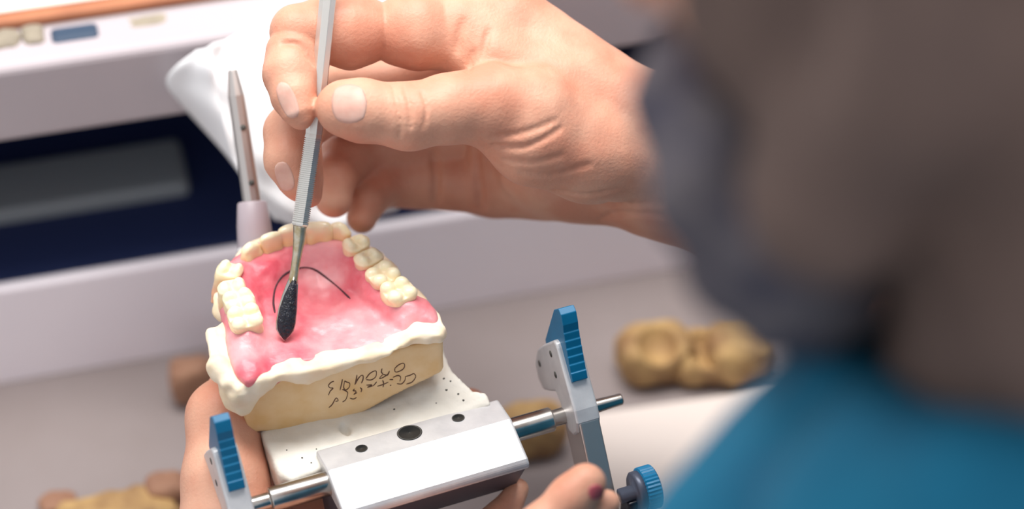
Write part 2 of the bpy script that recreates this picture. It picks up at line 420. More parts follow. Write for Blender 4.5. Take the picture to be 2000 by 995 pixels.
# ---- head, neck, torso, arms (coarse)
HF = V(-.72, -.12, -.68); HF /= np.linalg.norm(HF)
HU = V(-.12, .95, .28); HU -= HF * (HU @ HF); HU /= np.linalg.norm(HU)
HL = np.cross(HU, HF)
CHIN = U(1650, 530, 270)
HC = CHIN - 75 * HF + 112 * HU
def hp(f, l, u): return HC + HF * f + HL * l + HU * u
HM = [HF, HL, HU]
hd = Field(HC - 175, HC + 175, 2.6)
def mirror(fn):
    fn(1); fn(-1)
hd.ell(hp(-15, 0, 42), (96, 74, 88), 0, HM)            # cranium
hd.ell(hp(28, 0, -30), (60, 58, 72), 14, HM)           # face mass
hd.chain([(hp(78, 0, -98), 15), (hp(66, 0, -84), 24)], 8)
def side(s):
    hd.chain([(hp(76, 8 * s, -100), 12), (hp(40, 44 * s, -88), 13), (hp(0, 60 * s, -66), 14), (hp(-6, 64 * s, -20), 14)], 12)   # jaw
    hd.ell(hp(60, 40 * s, -22), (20, 20, 16), 10, HM)   # cheekbone
    hd.chain([(hp(84, 12 * s, 16), 8), (hp(70, 42 * s, 18), 9)], 8)   # brow
    hd.sub_ell(hp(86, 30 * s, 0), (12, 14, 9), 8, HM)   # eye socket
    hd.ell(hp(70, 31 * s, 0), (12, 12, 11), 2, HM)      # eyeball under the lid
    hd.ell(hp(-16, 74 * s, -10), (17, 6, 30), 3, HM)    # ear
    hd.sub_ell(hp(-12, 80 * s, -6), (9, 5, 18), 3, HM)
    hd.ell(hp(92, 10 * s, -44), (9, 8, 8), 5, HM)       # nostril wing
    hd.groove([hp(88, 6 * s, -70), hp(80, 24 * s, -74)], 4, 5)
mirror(side)
hd.chain([(hp(86, 0, 6), 8), (hp(104, 0, -38), 10)], 6)   # nose
hd.chain([(hp(86, -18, -66), 5), (hp(92, 0, -64), 6), (hp(86, 18, -66), 5)], 4)   # lips
hd.chain([(hp(84, -16, -76), 5), (hp(90, 0, -77), 6), (hp(84, 16, -76), 5)], 4)
hd.groove([hp(88, -20, -71), hp(95, 0, -70), hp(88, 20, -71)], 2.6, 4)
NB = U(2070, 960, 275)
hd.chain([(hp(-25, 0, -40), 58), (hp(-22, 0, -110), 52), (NB + V(14, 0, 0), 47)], 14)
hd.chain([(hp(40, 0, -94), 24), (hp(0, 0, -128), 42), (NB + V(0, 0, 0), 44)], 12)
dv, dq = hd.mesh(2)
SR = NB + AWAY * 150 - UPV * 70 + V(80, 0, 0)
SL = NB - AWAY * 140 - UPV * 95 + V(-70, 0, 0)
HIP = NB + V(150, 0, 0) - AWAY * 60 - UPV * 430
WRR = U(1300, 330, -22); WRL = U(620, 1220, 0)
ER = WRR + V(.85, -.42, -.30) * 262
EL = WRL + V(120, -205, 150)
bd = Field(np.minimum.reduce([SR, SL, HIP, ER, EL, WRL]) - 130, np.maximum.reduce([SR, SL, HIP, ER, EL, NB]) + 130, 5.0)
def torso(f, g):
    f.chain([(NB - UPV * 20, 50 + g), (NB - UPV * 60, 60 + g)], 20)
    f.chain([(SR, 46 + g), (NB - UPV * 70, 58 + g), (SL, 46 + g)], 30)
    for s in (1, -1):
        f.chain([(NB + V(30, 0, 0) - UPV * 110 + (AWAY * .85 + V(.5, 0, 0)) * 72 * s, 80 + g), (NB - UPV * 250 + V(90, 0, 0) + AWAY * 60 * s, 84 + g), (HIP + AWAY * 55 * s, 84 + g)], 40)
torso(bd, 0)
bd.D = bd.D + 4.0
bd.chain([(SR, 44), (SR + (ER - SR) * .5, 42), (ER, 36), (WRR + (ER - WRR) * .55, 34), (WRR + (ER - WRR) * .2, 22)], 10)
bd.chain([(SL, 44), (SL + (EL - SL) * .5, 42), (EL, 36), (WRL + (EL - WRL) * .6, 36), (WRL, 24)], 10)
bv, bq = bd.mesh(2)
allv = [hv, lv, dv, bv]; allf = []; n0 = 0
for v_, q_ in ((hv, hq), (lv, lq), (dv, dq), (bv, bq)):
    allf += [[i + n0 for i in q] for q in q_]; n0 += len(v_)
body = obj('body', np.concatenate(allv), allf, M['skin'], person)
# ---- beard, hair
be = Field(HC - 170, HC + 170, 2.2)
for s in (1, -1):
    be.chain([(hp(84, 0, -104), 19), (hp(70, 22 * s, -102), 18), (hp(50, 38 * s, -94), 12)], 8)
    be.chain([(hp(94, 0, -60), 7), (hp(86, 22 * s, -68), 8), (hp(74, 34 * s, -86), 13)], 5)
S_, P_ = be.sl(be.lo, be.lo + be.n * be.h); be.D += (vnoise(P_, 6, 8) * 1.6 + vnoise(P_, 14, 9) * 1.5).astype(np.float32)
v_, q_ = be.mesh(1); obj('beard', v_, q_, M['beard'], person)
st = hd.layer(); st.D = hd.D - .9
ct = st.layer()
ct.ell(hp(10, 0, -88), (70, 110, 78), 0, HM); ct.ell(hp(-40, 0, -120), (60, 110, 50), 20, HM); st.D = -smin(-st.D, -ct.D, 3)
S_, P_ = st.sl(st.lo, st.lo + (st.n - 1) * st.h); st.D += (vnoise(P_, 3, 18) * .35).astype(np.float32)
v_, q_ = st.mesh(1); obj('stubble', v_, q_, M['stubble'], person, label='short grey brown stubble on jaw and cheek')
ha = Field(HC - 170, HC + 170, 2.8)
ha.ell(hp(-20, 0, 50), (101, 80, 92), 0, HM)
cut = ha.layer(); cut.ell(hp(80, 0, -40), (92, 120, 100), 0, HM); ha.D = -smin(-ha.D, cut.D, 6)
cut = ha.layer(); cut.ell(hp(-10, 0, -120), (140, 140, 92), 0, HM); ha.D = -smin(-ha.D, cut.D, 6)
S_, P_ = ha.sl(ha.lo, ha.lo + ha.n * ha.h); ha.D += (vnoise(P_, 7, 8) * 1.6).astype(np.float32)
v_, q_ = ha.mesh(1); obj('hair', v_, q_, M['hair'], person)
# ---- shirt: torso, sleeves, raised collar
sh = Field(bd.lo, bd.lo + bd.n * bd.h, 4.5)
torso(sh, 9)
sh.chain([(SR, 54), (SR + (ER - SR) * .5, 53), (SR + (ER - SR) * .95, 48), (WRR + (ER - WRR) * .6, 47)], 12)
sh.chain([(SL, 54), (SL + (EL - SL) * .5, 53), (SL + (EL - SL) * .95, 48), (WRL + (EL - WRL) * .6, 47)], 12)
FH = V(-1, 0, 0)
sh.chain([(U(*p), 7.5) for p in [(1655, 745, 262), (1730, 850, 315), (1880, 935, 345), (2080, 960, 350), (2400, 940, 320), (2500, 850, 270), (2250, 900, 225), (1900, 880, 232), (1655, 745, 262)]], 5)
sh.chain([(U(1700, 890, 266), 19), (U(1525, 1115, 262), 24), (U(1380, 1420, 250), 30)], 16)
sh.chain([(U(1622, 688, 288), 4.2), (U(1640, 790, 285), 9), (U(1640, 900, 280), 16)], 6)
sh.chain([(U(1650, 765, 262), 10), (U(1610, 900, 262), 19)], 8)
sh.chain([(U(1735, 862, 300), 10), (U(1650, 1000, 280), 20), (U(1800, 1100, 310), 22)], 10)
sh.chain([(U(1700, 890, 266), 19), (NB - UPV * 60, 60)], 24)
sh.chain([(U(1720, 1150, 320), 24), (U(2000, 1130, 335), 22), (U(2400, 1100, 330), 30)], 14)
S_, P_ = sh.sl(sh.lo, sh.lo + sh.n * sh.h); sh.D += (vnoise(P_, 34, 2) * 4).astype(np.float32)
v_, q_ = sh.mesh(2); obj('shirt', v_, q_, M['shirt'], person)

# ---- fingernails: thin shells lying on the fingers
def nail(field, c, ax, hl, hw, m, out, name='fingernail', e=.16):
    """c px centre, ax px direction to the tip; hl / hw half sizes px; out = normal guess in frame"""
    ax = V(*ax); ax /= np.linalg.norm(ax); sd = V(-ax[1], ax[0]); n = 15
    pts = {}; ok = True
    for i in range(n):
        for j in range(n):
            a = -1 + 2 * i / (n - 1); b = -1 + 2 * j / (n - 1)
            # square -> superellipse disc
            u = a * math.sqrt(max(0, 1 - .42 * b * b)); v = b * math.sqrt(max(0, 1 - .42 * a * a))
            p = V(*c) + ax * u * hl + sd * v * hw
            q = surf(field, *p)
            if q is None: return None
            g = field.grad(q, 1.2); pts[i, j] = (q, g)
    top = [pts[i, j][0] + pts[i, j][1] * (e if 0 < i < n - 1 and 0 < j < n - 1 else -.02) for i in range(n) for j in range(n)]
    bot = [pts[i, j][0] - pts[i, j][1] * .5 for i in range(n) for j in range(n)]
    f = []
    for i in range(n - 1):
        for j in range(n - 1):
            q = [i * n + j, i * n + j + 1, (i + 1) * n + j + 1, (i + 1) * n + j]
            f.append(q); f.append([n * n + x for x in q[::-1]])
    bd_ = [(0, j) for j in range(n)] + [(i, n - 1) for i in range(1, n)] + [(n - 1, j) for j in range(n - 2, -1, -1)] + [(i, 0) for i in range(n - 2, 0, -1)]
    L = [i * n + j for i, j in bd_]
    for x, y in zip(L, L[1:] + L[:1]): f.append([y, x, n * n + x, n * n + y])
    return obj(name, top + bot, f, m, person)
nail(hf, (682, 203), (-1, .05), 35, 39, M['nail'], None)
nail(hf, (562, 196), (.42, 1), 38, 17, M['nail'], None)
nail(hf, (556, 345), (.35, 1), 30, 17, M['nail'], None)
nail(lf, (1164, 962), (1, -.25), 15, 15, M['rednail'], None)['label'] = 'reddened fingernail of the left hand'

# ================================================================== DENTURE
dent = empty('wax_denture', DEN((-2, 0, -3)), 'pink wax trial denture with ivory teeth on stone cast under the black blade', 'denture')
arch = [DEN.hit(*p, 2, 3.0)[:2] for p in [(478, 640), (472, 600), (462, 566), (460, 530), (492, 500), (530, 478), (575, 465), (620, 460), (655, 468), (685, 494), (712, 522), (742, 556), (775, 592)]]
AX, AY = [a[0] for a in arch], [a[1] for a in arch]
wf = Field((-40, -34, -12), (36, 40, 10), 0.55)
waxpoly = [DEN.hit(*p, 2, -1)[:2] for p in [(452, 640), (456, 690), (480, 747), (540, 722), (620, 702), (700, 692), (770, 667), (845, 630)]]
waxpoly += [(28, -2), (24, 8), (20, 20), (15, 30), (4, 36), (-9, 36), (-22, 31), (-30, 18), (-32, 6)]
def poly_sdf(poly, x, y):
    d = np.full(x.shape, 1e9); s = np.ones(x.shape); n = len(poly); j = n - 1
    for i in range(n):
        a = poly[i]; b = poly[j]; ex, ey = b[0] - a[0], b[1] - a[1]; wx, wy = x - a[0], y - a[1]
        t = np.clip((wx * ex + wy * ey) / (ex * ex + ey * ey + 1e-12), 0, 1)
        d = np.minimum(d, (wx - ex * t) ** 2 + (wy - ey * t) ** 2)
        c1, c2, c3 = y >= a[1], y < b[1], ex * wy > ey * wx
        s = np.where((c1 & c2 & c3) | (~c1 & ~c2 & ~c3), -s, s); j = i
    return s * np.sqrt(d)
def prism_sdf(f, poly, w0, w1, rnd):
    xx, yy = np.meshgrid(f.ax[0], f.ax[1], indexing='ij'); d2 = poly_sdf(poly, xx, yy)[:, :, None] + rnd
    zz = f.ax[2][None, None, :]
    lo = w0(xx, yy)[:, :, None] if callable(w0) else w0; hi = w1(xx, yy)[:, :, None] if callable(w1) else w1
    dz = np.abs(zz - (lo + hi) / 2) - (hi - lo) / 2 + rnd
    return (np.minimum(np.maximum(d2, dz), 0) + np.sqrt(np.maximum(d2, 0) ** 2 + np.maximum(dz, 0) ** 2) - rnd).astype(np.float32)
wf.D = prism_sdf(wf, waxpoly, -8, lambda x, y: -1.2 + 0.0 * x, 1.2)
for i in range(len(arch) - 1):
    r0 = 5.0; wz = -2.6 if 3 < i < 9 else -1.0; wf.cone((*arch[i], wz), (*arch[i + 1], wz), r0, r0, 3.5)
ctr = V(-2.5, 2)
for i in range(3, 9):   # thick slope behind the front teeth
    a = np.array(arch[i]); b = np.array(arch[i + 1]); a2 = a + (ctr - a) * .2; b2 = b + (ctr - b) * .2
    wf.cone((*a2, -3.4), (*b2, -3.4), 5, 5, 5)
wf.ell((-28, -13, -2), (5, 11, 4), 4); wf.ell((25, -9, -1), (6, 6, 4), 4); wf.ell((29, -11, -2), (4, 4, 3), 3)
wf.sub_ell((-1.5, 9, 7.5), (13, 16, 12.5), 3.0)
wf.sub_ell((-3, -8, 9), (19, 13, 11.0), 3.0)
S_, P_ = wf.sl(wf.lo, wf.lo + wf.n * wf.h)
wf.D += (vnoise(P_, 5, 11) * .55 + vnoise(P_, 1.9, 12) * .22).astype(np.float32)
wv, wq = wf.mesh(1); obj('wax_base', DEN(wv), wq, M['wax'], dent)
def surf_local(field, fr, px, py):
    o = fr.inv(CAMP); d = fr.M @ (U(px, py) - CAMP); d /= np.linalg.norm(d)
    return field.march(o + d * 640, d)
def drawn(field, fr, strokes, r, lift=.05, n=6, floor=None):
    q = MB()
    for st in strokes:
        pts = interp_pts([V(a, b, 0) for a, b in st], n)
        pts = [surf_local(field, fr, p[0], p[1]) for p in pts]
        pts = [fr(p + field.grad(p) * lift) for p in pts if p is not None]
        if len(pts) > 1: q.tube(pts, [r * (.4 if i in (0, len(pts) - 1) else .9 + .2 * math.sin(i * .37)) for i in range(len(pts))], 6)
    return q
drawn(wf, DEN, [[(537, 612), (534, 590), (538, 562), (552, 540), (575, 527), (598, 523), (618, 529), (640, 545), (662, 563), (684, 584)]], .33).go('pencil_outline', M['line'], dent, label='dark pencil curve on the pink wax')
# teeth ---------------------------------------------------------------
def tooth_mesh(kind, w, b, h, seed):
    f = Field((-w - 2, -b - 2, -6), (w + 2, b + 2, h + 3), 0.34)
    S, P = f.sl(f.lo, f.lo + f.n * f.h); x, y, z = P
    rs = np.random.RandomState(seed)
    if kind in ('molar', 'premolar'):
        t = np.clip((z + 4) / (h + 4), 0, 1); sc = .78 + .22 * np.sin(t * 2.3)
        q = (np.abs(x / (w * sc)) ** 3 + np.abs(y / (b * sc)) ** 3) ** (1 / 3.) - 1
        d = np.maximum(q * min(w, b) * .8, np.maximum(z - (h - 1.6), -z - 5)); f.D = d.astype(np.float32)
        cusp = [(sx * w * .48, sy * b * .5) for sx in (1, -1) for sy in (1, -1)] if kind == 'molar' else [(0, b * .5), (0, -b * .5)]
        for cx, cy in cusp:
            f.ell((cx + rs.uniform(-.3, .3), cy, h - 1.9 + rs.uniform(-.2, .4)), (w * .5 if kind == 'molar' else w * .8, b * .48, 2.2), .7)
        f.sub_ell((0, 0, h + 1.6), (w * .5, b * .36, 2.2), 1.0)
        f.groove([(0, -b, h - .6), (0, b, h - .6)], .6, .25)
    else:
        tip = 1 if kind == 'incisor' else .62
        t = np.clip((z + 4) / (h + 4), 0, 1)
        hw = w * (.68 + .34 * np.sin(t * 1.9)) * np.where(z > h - 3.2, 1 - (1 - tip) * ((z - h + 3.2) / 3.2).clip(0, 1), 1)
        hb = b * (1.05 - .68 * t ** 1.3); yo = b * .35 * t
        d = ((np.abs(x / hw) ** 2.6 + np.abs((y - yo) / hb) ** 2.6) ** (1 / 2.6) - 1) * np.minimum(hw, hb) * .8
        top = z - h + (.12 if kind == 'incisor' else .5) * np.abs(x) ** 1.3 * .5
        f.D = (-smin(-d, -np.maximum(top, -z - 5), 1.2)).astype(np.float32)
        f.sub_ell((0, -b * 1.1, h * .62), (w * .62, b * .75, h * .4), 1.2)
    f.D += (vnoise(P, 2.4, seed) * .24).astype(np.float32)
    return f.mesh(1)
# kind, tip px, tip w, half width, half depth, height, roll lean
TE = [('molar', (478, 612), 7.0, 4.9, 5.0, 8.2), ('molar', (466, 578), 7.2, 4.4, 4.8, 8.2), ('premolar', (453, 552), 7.2, 3.5, 4.4, 8.0), ('premolar', (452, 518), 7.6, 3.3, 4.2, 8.0),
      ('canine', (490, 476), 9.0, 4.0, 3.6, 12.5), ('incisor', (529, 456), 9.6, 3.9, 3.2, 12.5), ('incisor', (573, 441), 10.2, 4.4, 3.3, 13), ('incisor', (620, 436), 10.2, 4.4, 3.3, 13),
      ('canine', (662, 437), 9.4, 3.8, 3.6, 12.5), ('premolar', (695, 468), 8.0, 3.4, 4.3, 8.6), ('premolar', (719, 495), 7.6, 3.5, 4.5, 8.4), ('molar', (748, 527), 7.6, 4.7, 5.0, 8.4), ('molar', (778, 560), 7.4, 4.8, 5.0, 8.4)]
tips = [DEN.hit(*t[1], 2, t[2])[:2] for t in TE]
for i, (kind, px, tw, w, b, h) in enumerate(TE):
    p = tips[i]; a = tips[max(0, i - 1)]; c = tips[min(len(TE) - 1, i + 1)]
    tx = (c - a) / np.linalg.norm(c - a); out = V(-tx[1], tx[0])
    if kind in ('incisor', 'canine'): p = p - out * .8
    tv, tq = tooth_mesh(kind, w, b, h, 20 + i)
    lean = {3: (.22, -.25), 2: (.1, -.12)}.get(i, (0, 0)) if kind not in ('incisor',) else (0, .05)
    X_ = tv[:, 0] + lean[0] * (tv[:, 2] - h); Y_ = tv[:, 1] + lean[1] * (tv[:, 2] - h)
    L_ = p[None, :] + X_[:, None] * tx[None, :] + Y_[:, None] * out[None, :]
    o = obj('tooth', DEN(np.concatenate([L_, (tv[:, 2] + tw - h)[:, None]], 1)), tq, M['waxglow'] if kind in ('incisor', 'canine') else M['tooth'], dent)

# ================================================================== WAX SPATULA
tool = empty('wax_spatula', U(555, 665, 6), 'steel wax carving spatula with knurled grip and blackened blade held in fingers', 'spatula')
TP = lambda t: U(650 + (592 - 650) * t, -14 + (440 + 14) * t, 13.5 - 4 * t) if t <= 1 else None
pA = U(654, -130, 14.5); pB = U(613, 262, 10.5); pC = U(586, 441, 9)
ax_ = lambda p, q: (q - p) / np.linalg.norm(q - p)
m = MB(); L1 = np.linalg.norm(pB - pA)
m.lathe(pA, pB, [(0, 2.2), (.6, 2.75), (L1 - 3, 2.75), (L1, 2.7)], 8, ref=V(.38, 0, .92))
m.go('handle', M['toolsteel'], tool, smooth=False, bevel=.12)
m = MB(); L2 = np.linalg.norm(pC - pB); prof = [(-.2, 2.6)]; nr = 42
for i in range(nr):
    t = 1.0 + (L2 - 2.2) * i / nr; d = (L2 - 2.2) / nr
    prof += [(t, 2.74), (t + d * .55, 2.74), (t + d * .62, 2.36), (t + d * .95, 2.36)]
prof += [(L2 - 1.1, 2.7), (L2 - .5, 2.7), (L2, 2.5)]
m.lathe(pB, pC, prof, 8, ref=V(.38, 0, .92)); m.go('knurled_grip', M['toolsteel'], tool, smooth=False)
# neck, then the flat leaf blade
def leaf(path, name, mt, th, bev=0, sub=0):
    """path rows: px, py, z, half width px, thickness mm"""
    rings = []
    path = [(a, b, c + ZS * min(1, max(0, (b - 470) / 150)), w_, t) for a, b, c, w_, t in path]
    P = [U(a, b, c) for a, b, c, _, _ in path]
    for i, (a, b, c, hw, t) in enumerate(path):
        d = P[min(i + 1, len(P) - 1)] - P[max(0, i - 1)]; d /= np.linalg.norm(d)
        s_ = np.cross(d, V(.12, .25, .96)); s_ /= np.linalg.norm(s_); n_ = np.cross(s_, d)
        hw_ = R(hw, c)
        rings.append([P[i] + s_ * hw_ * math.cos(2 * math.pi * j / 16) + n_ * t * .5 * math.sin(2 * math.pi * j / 16) * (1 - th * abs(math.cos(2 * math.pi * j / 16))) for j in range(16)])
    q = MB(); q.sweep(rings); return q.go(name, mt, tool)
_o = DEN(surf_local(wf, DEN, 555, 667)); ZS = max(_o[2] + .45 - 6.1, -2.0)
leaf([(586.5, 440, 9, 14, 4.4), (585.5, 446, 9, 13, 4.1), (584, 470, 8.8, 11.5, 3.6), (580, 500, 8.5, 9, 2.8), (576, 525, 8.2, 8.5, 2.3), (573, 545, 8, 9, 2.0), (572, 556, 8, 9, 1.6)], 'neck', M['brass'], 0)
leaf([(574, 540, 8.1, 8, 2.0), (571, 556, 8, 11.5, 1.7), (566, 580, 7.6, 15.5, 1.6), (562, 605, 7.2, 18.5, 1.4), (558.5, 630, 6.8, 19.5, 1.2), (556.5, 645, 6.6, 17.5, 1.0), (556, 656, 6.4, 11, .8), (555, 667, 6.1, 1.5, .4)], 'blade', M['steel'], .4)
leaf([(575, 549, 8.7, 5, 1.4), (572, 560, 8.6, 8, 1.9), (567, 580, 8.2, 12.5, 2.1), (562.5, 605, 7.8, 16.5, 1.9), (559, 630, 7.4, 18, 1.6), (557, 645, 7.2, 15.5, 1.3), (556.3, 655, 7.0, 10, 1.0), (555.6, 664, 6.7, 2, .5)], 'burnt_wax_coating', M['char'], .2)

# ================================================================== STONE CAST
cast = empty('stone_cast', DEN((0, -10, -26)), 'tan dental stone cast with pale chipped rim and upside-down handwriting on its back face', 'cast')
rimpoly = [DEN.hit(*p, 2, -2)[:2] for p in [(438, 622), (420, 642), (412, 690), (421, 722)]]
VB = -22.0
rimpoly += [(-37, -22), (-33, VB - 3.5), (-26, VB - 3), (-18, VB - 2.6), (-11, VB - 3.4), (0, VB - 2.4), (10, VB - 2.0), (17, VB - 1.0), (22, VB + .5), (30, VB - 1), (33.5, VB + 3), (33, -10), (30, 0), (26, 12), (21, 26), (10, 38), (-4, 41), (-18, 38), (-29, 27), (-34, 12)]
xs = [(-40, -13), (-33, -14.5), (-30.5, -14), (-24, -6.8), (-17, -5.4), (-11.4, -8.4), (-4.8, -5.2), (4.8, -3.9), (14, -3.0), (18.6, -.2), (23.5, .6), (31, -2.5), (40, -4)]
rf = Field((-44, -32, -20), (40, 46, 8), 0.7)
def lowedge(x, y):
    e = np.interp(x, [a for a, _ in xs], [b for _, b in xs]); k = np.clip((y - VB) / 9, 0, 1)
    return np.minimum(e * (1 - k) + (-6) * k, -1.8) - 6.5 * np.clip((-poly_sdf(waxpoly, x, y) - 2.5) / 3, 0, 1)
def topedge(x, y):
    t = np.interp(x, [-40, -33, -26, 14, 19, 25, 34], [-3.5, -2.5, -1.2, -1.0, .6, 3.2, 1.0]); k = np.clip((y - VB) / 12, 0, 1)
    ins = np.clip((-poly_sdf(waxpoly, x, y) - 2.5) / 3, 0, 1)
    return (t * (1 - k) + -1.4 * k) * (1 - ins) - 9.0 * ins
rf.D = prism_sdf(rf, rimpoly, lowedge, topedge, 1.1)
rf.cone((-37, 0, -2), (-37, -14, -2.4), 2.2, 2.4, 2); rf.cone((-37, -14, -2.4), (-33, -24, -7), 2.4, 2.6, 2)
S_, P_ = rf.sl(rf.lo, rf.lo + rf.n * rf.h); rf.D += (vnoise(P_, 5, 21) * 1.2 + vnoise(P_, 2.2, 22) * .4).astype(np.float32)
v_, q_ = rf.mesh(1); obj('rim', DEN(v_), q_, M['rim'], cast, label='pale chipped stone rim')
cf = Field((-40, -30, -36), (38, 42, 4), 0.7)
castpoly = [(-33.5, -14), (-31, VB + .4), (-30, VB), (30.5, VB), (31.5, VB + .6), (32.5, -10), (29, 2), (24, 16), (17, 30), (6, 37), (-10, 37), (-24, 30), (-31, 14)]
cf.D = prism_sdf(cf, castpoly, lambda x, y: np.interp(x, [-31, -12, 4, 31], [-26.4, -30, -27.5, -15.5]) * np.clip(1 - (y - VB) / 40, .8, 1), lambda x, y: -2.2 - 8 * np.clip((-poly_sdf(castpoly, x, y) - 3) / 3, 0, 1), .8)
S_, P_ = cf.sl(cf.lo, cf.lo + cf.n * cf.h); cf.D += (vnoise(P_, 9, 31) * .35 + vnoise(P_, 3, 32) * .1).astype(np.float32)
v_, q_ = cf.mesh(1); obj('cast_block', DEN(v_), q_, M['stone'], cast)
# handwriting: strokes traced in the crop (620,690)-(840,810), 8.29 x
zz = lambda L: [[(620 + a / 8.29, 690 + b / 8.29) for a, b in st] for st in L]
INK = zz([[(268, 455), (215, 480), (178, 530), (205, 565), (250, 570), (205, 620), (178, 685)], [(405, 425), (390, 500), (365, 605)], [(440, 450), (470, 470), (520, 490), (515, 550), (460, 600), (425, 560), (440, 450)],
          [(640, 355), (625, 440), (605, 515)], [(605, 515), (650, 430), (700, 370), (735, 365), (738, 420), (712, 490)], [(780, 420), (850, 330), (945, 290), (945, 380), (870, 435), (785, 430)],
          [(1045, 250), (1035, 310), (1060, 340)], [(1165, 290), (1130, 360), (1060, 350), (1005, 415), (1080, 385), (1165, 320)], [(1250, 250), (1310, 195), (1385, 165), (1412, 200), (1385, 260), (1300, 305), (1255, 300), (1250, 250)],
          [(185, 885), (240, 830), (300, 730), (335, 770), (290, 785)], [(400, 590), (450, 610), (490, 650), (460, 750), (405, 795)], [(600, 580), (580, 610), (625, 620), (590, 670), (640, 640)], [(525, 730), (580, 745), (635, 720)], [(690, 560), (715, 590), (705, 635)],
          [(790, 520), (880, 520), (810, 555), (900, 530), (960, 465)], [(965, 540), (1060, 510), (1150, 470)], [(1055, 440), (1070, 490), (1062, 555)], [(1165, 430), (1225, 430)], [(1175, 520), (1195, 525)],
          [(1220, 395), (1300, 365), (1345, 390), (1335, 460)], [(1285, 495), (1360, 500), (1415, 440), (1425, 375)], [(1425, 380), (1500, 360), (1560, 335), (1590, 385), (1530, 470), (1435, 505)]])
drawn(cf, DEN, INK, .19, .02, 5).go('handwriting', M['ink'], cast, label='dark pencil numbers and letters written upside down')
q = MB()

# ================================================================== ARTICULATOR
art = empty('articulator', ART((14, -40, -50)), 'aluminium dental articulator with blue levers and white plaster held in the left hand', 'articulator')
# mounting plaster: irregular slab between cast and hinge block
pf = Field((-42, -50, -48), (52, 44, -12), 0.8)
pl = [ART.hit(*p, 2, -27)[:2] for p in [(512, 848), (520, 872), (545, 928), (572, 940), (625, 915)]] + [(-12, -37), (40, -36)] + [ART.hit(*p, 2, -25)[:2] for p in [(948, 778), (925, 775), (900, 757), (882, 742), (870, 716)]] + [(36, 2), (24, 22), (4, 32), (-14, 28), (-28, 8)]
pf.D = prism_sdf(pf, pl, -39, lambda x, y: np.interp(x, [-32, -10, 8, 22, 40], [-27.0, -26.5, -26, -22.5, -18.0]) - np.clip((-y - 24) / 12, 0, 1) * np.interp(x, [-32, 5, 40], [0, .5, 6]), 1.5)
S_, P_ = pf.sl(pf.lo, pf.lo + pf.n * pf.h); pf.D += (vnoise(P_, 6, 41) * .6 + vnoise(P_, 2.2, 42) * .25).astype(np.float32)
pf.sub_ell(ART.hit(674, 838, 2, -26.5), (1.6, 3.2, 2.4), .6)
v_, q_ = pf.mesh(1); pm = obj('mounting_plaster', ART(v_), q_, M['plaster'], art, label='white mounting plaster with pits')
q = MB(); rs = np.random.RandomState(7)
for c in [(618, 878), (867, 740), (880, 745), (905, 782), (872, 762), (590, 895), (608, 905), (852, 788), (560, 880), (770, 800), (895, 770)]:
    p = surf_local(pf, ART, *c)
    if p is None: continue
    for r_ in range(1):
        e = rs.uniform(.25, .55); q = MB(); q.lathe(ART(p - V(0, 0, .3)), ART(p + V(0, 0, .12)), [(0, e), (.42, e * .7)], 7)
        q.go('dark_speck', M['hole'], pm)
# hinge block
sec = [(-33.5, -25.2), (-45, -23), (-59, -27), (-60.3, -28.4), (-60.3, -30.5), (-33.5, -34)]
q = MB(); q.prism(sec, -16.5, 43.5, lambda p, e: ART((e, p[0], p[1])))
blk = q.go('hinge_block', M['alu'], art, smooth=False, bevel=.9)
q = MB(); q.prism([(-34, -33), (-59.8, -30.2), (-50.5, -48), (-48, -50), (-36, -50), (-34, -46)], -15.8, 42.8, lambda p, e: ART((e, p[0], p[1])))  # lower half coloured dark to paint in the dark surroundings it reflects
q.go('underside_block', M['darkmetal_reflect'], art, smooth=False, bevel=.8, label='underside of the hinge block with its dark reflection painted in')
def disc_hole(px, py, r):
    c = ART.hit(px, py, 2, -23.9); w = -25.2 + (-c[1] - 33.5) / 11.5 * 2.2
    c = ART.hit(px, py, 2, w); t = V(0, -11.5, 2.2); t /= np.linalg.norm(t); n_ = V(0, 2.2, 11.5); n_ /= np.linalg.norm(n_)
    q = MB(); rings = []
    for rr, dz in ((r * 1.12, .10), (r, .12), (r * .92, .02), (r * .9, -.3)):
        rings.append([ART(c + (V(1, 0, 0) * math.cos(a) + t * math.sin(a)) * rr + n_ * (dz + .02)) for a in [2 * math.pi * k / 28 for k in range(28)]])
    q.sweep(rings); f = q.f
    q.go('bore', M['hole'], blk)
disc_hole(800, 846, 3.5); disc_hole(706, 877, 1.7); disc_hole(895, 817, 1.8)
# shaft with collars
SB, SW = -45.0, -28.5
def shaft(a0, prof, name, mt, n=36):
    q = MB(); q.lathe(ART((a0, SB, SW)), ART((a0 + 50, SB, SW)), prof, n, ref=UPV); return q.go(name, mt, art, smooth=True, bevel=.15)
sh1 = shaft(43, [(0, 3.9), (.2, 3.9), (13.6, 3.9), (14.0, 3.6), (14.0, 2.7), (19, 2.7), (36, 1.9), (36.2, 1.9)], 'shaft', M['steel'])
shaft(66, [(0, 1.9), (14.4, 1.9), (14.8, 1.6)], 'shaft_tip', M['steel'])
sh2 = shaft(-44, [(0, 2.6), (8.5, 2.6), (9.0, 2.6), (9.0, 3.6), (9.4, 3.9), (28, 3.9)], 'shaft', M['steel'])
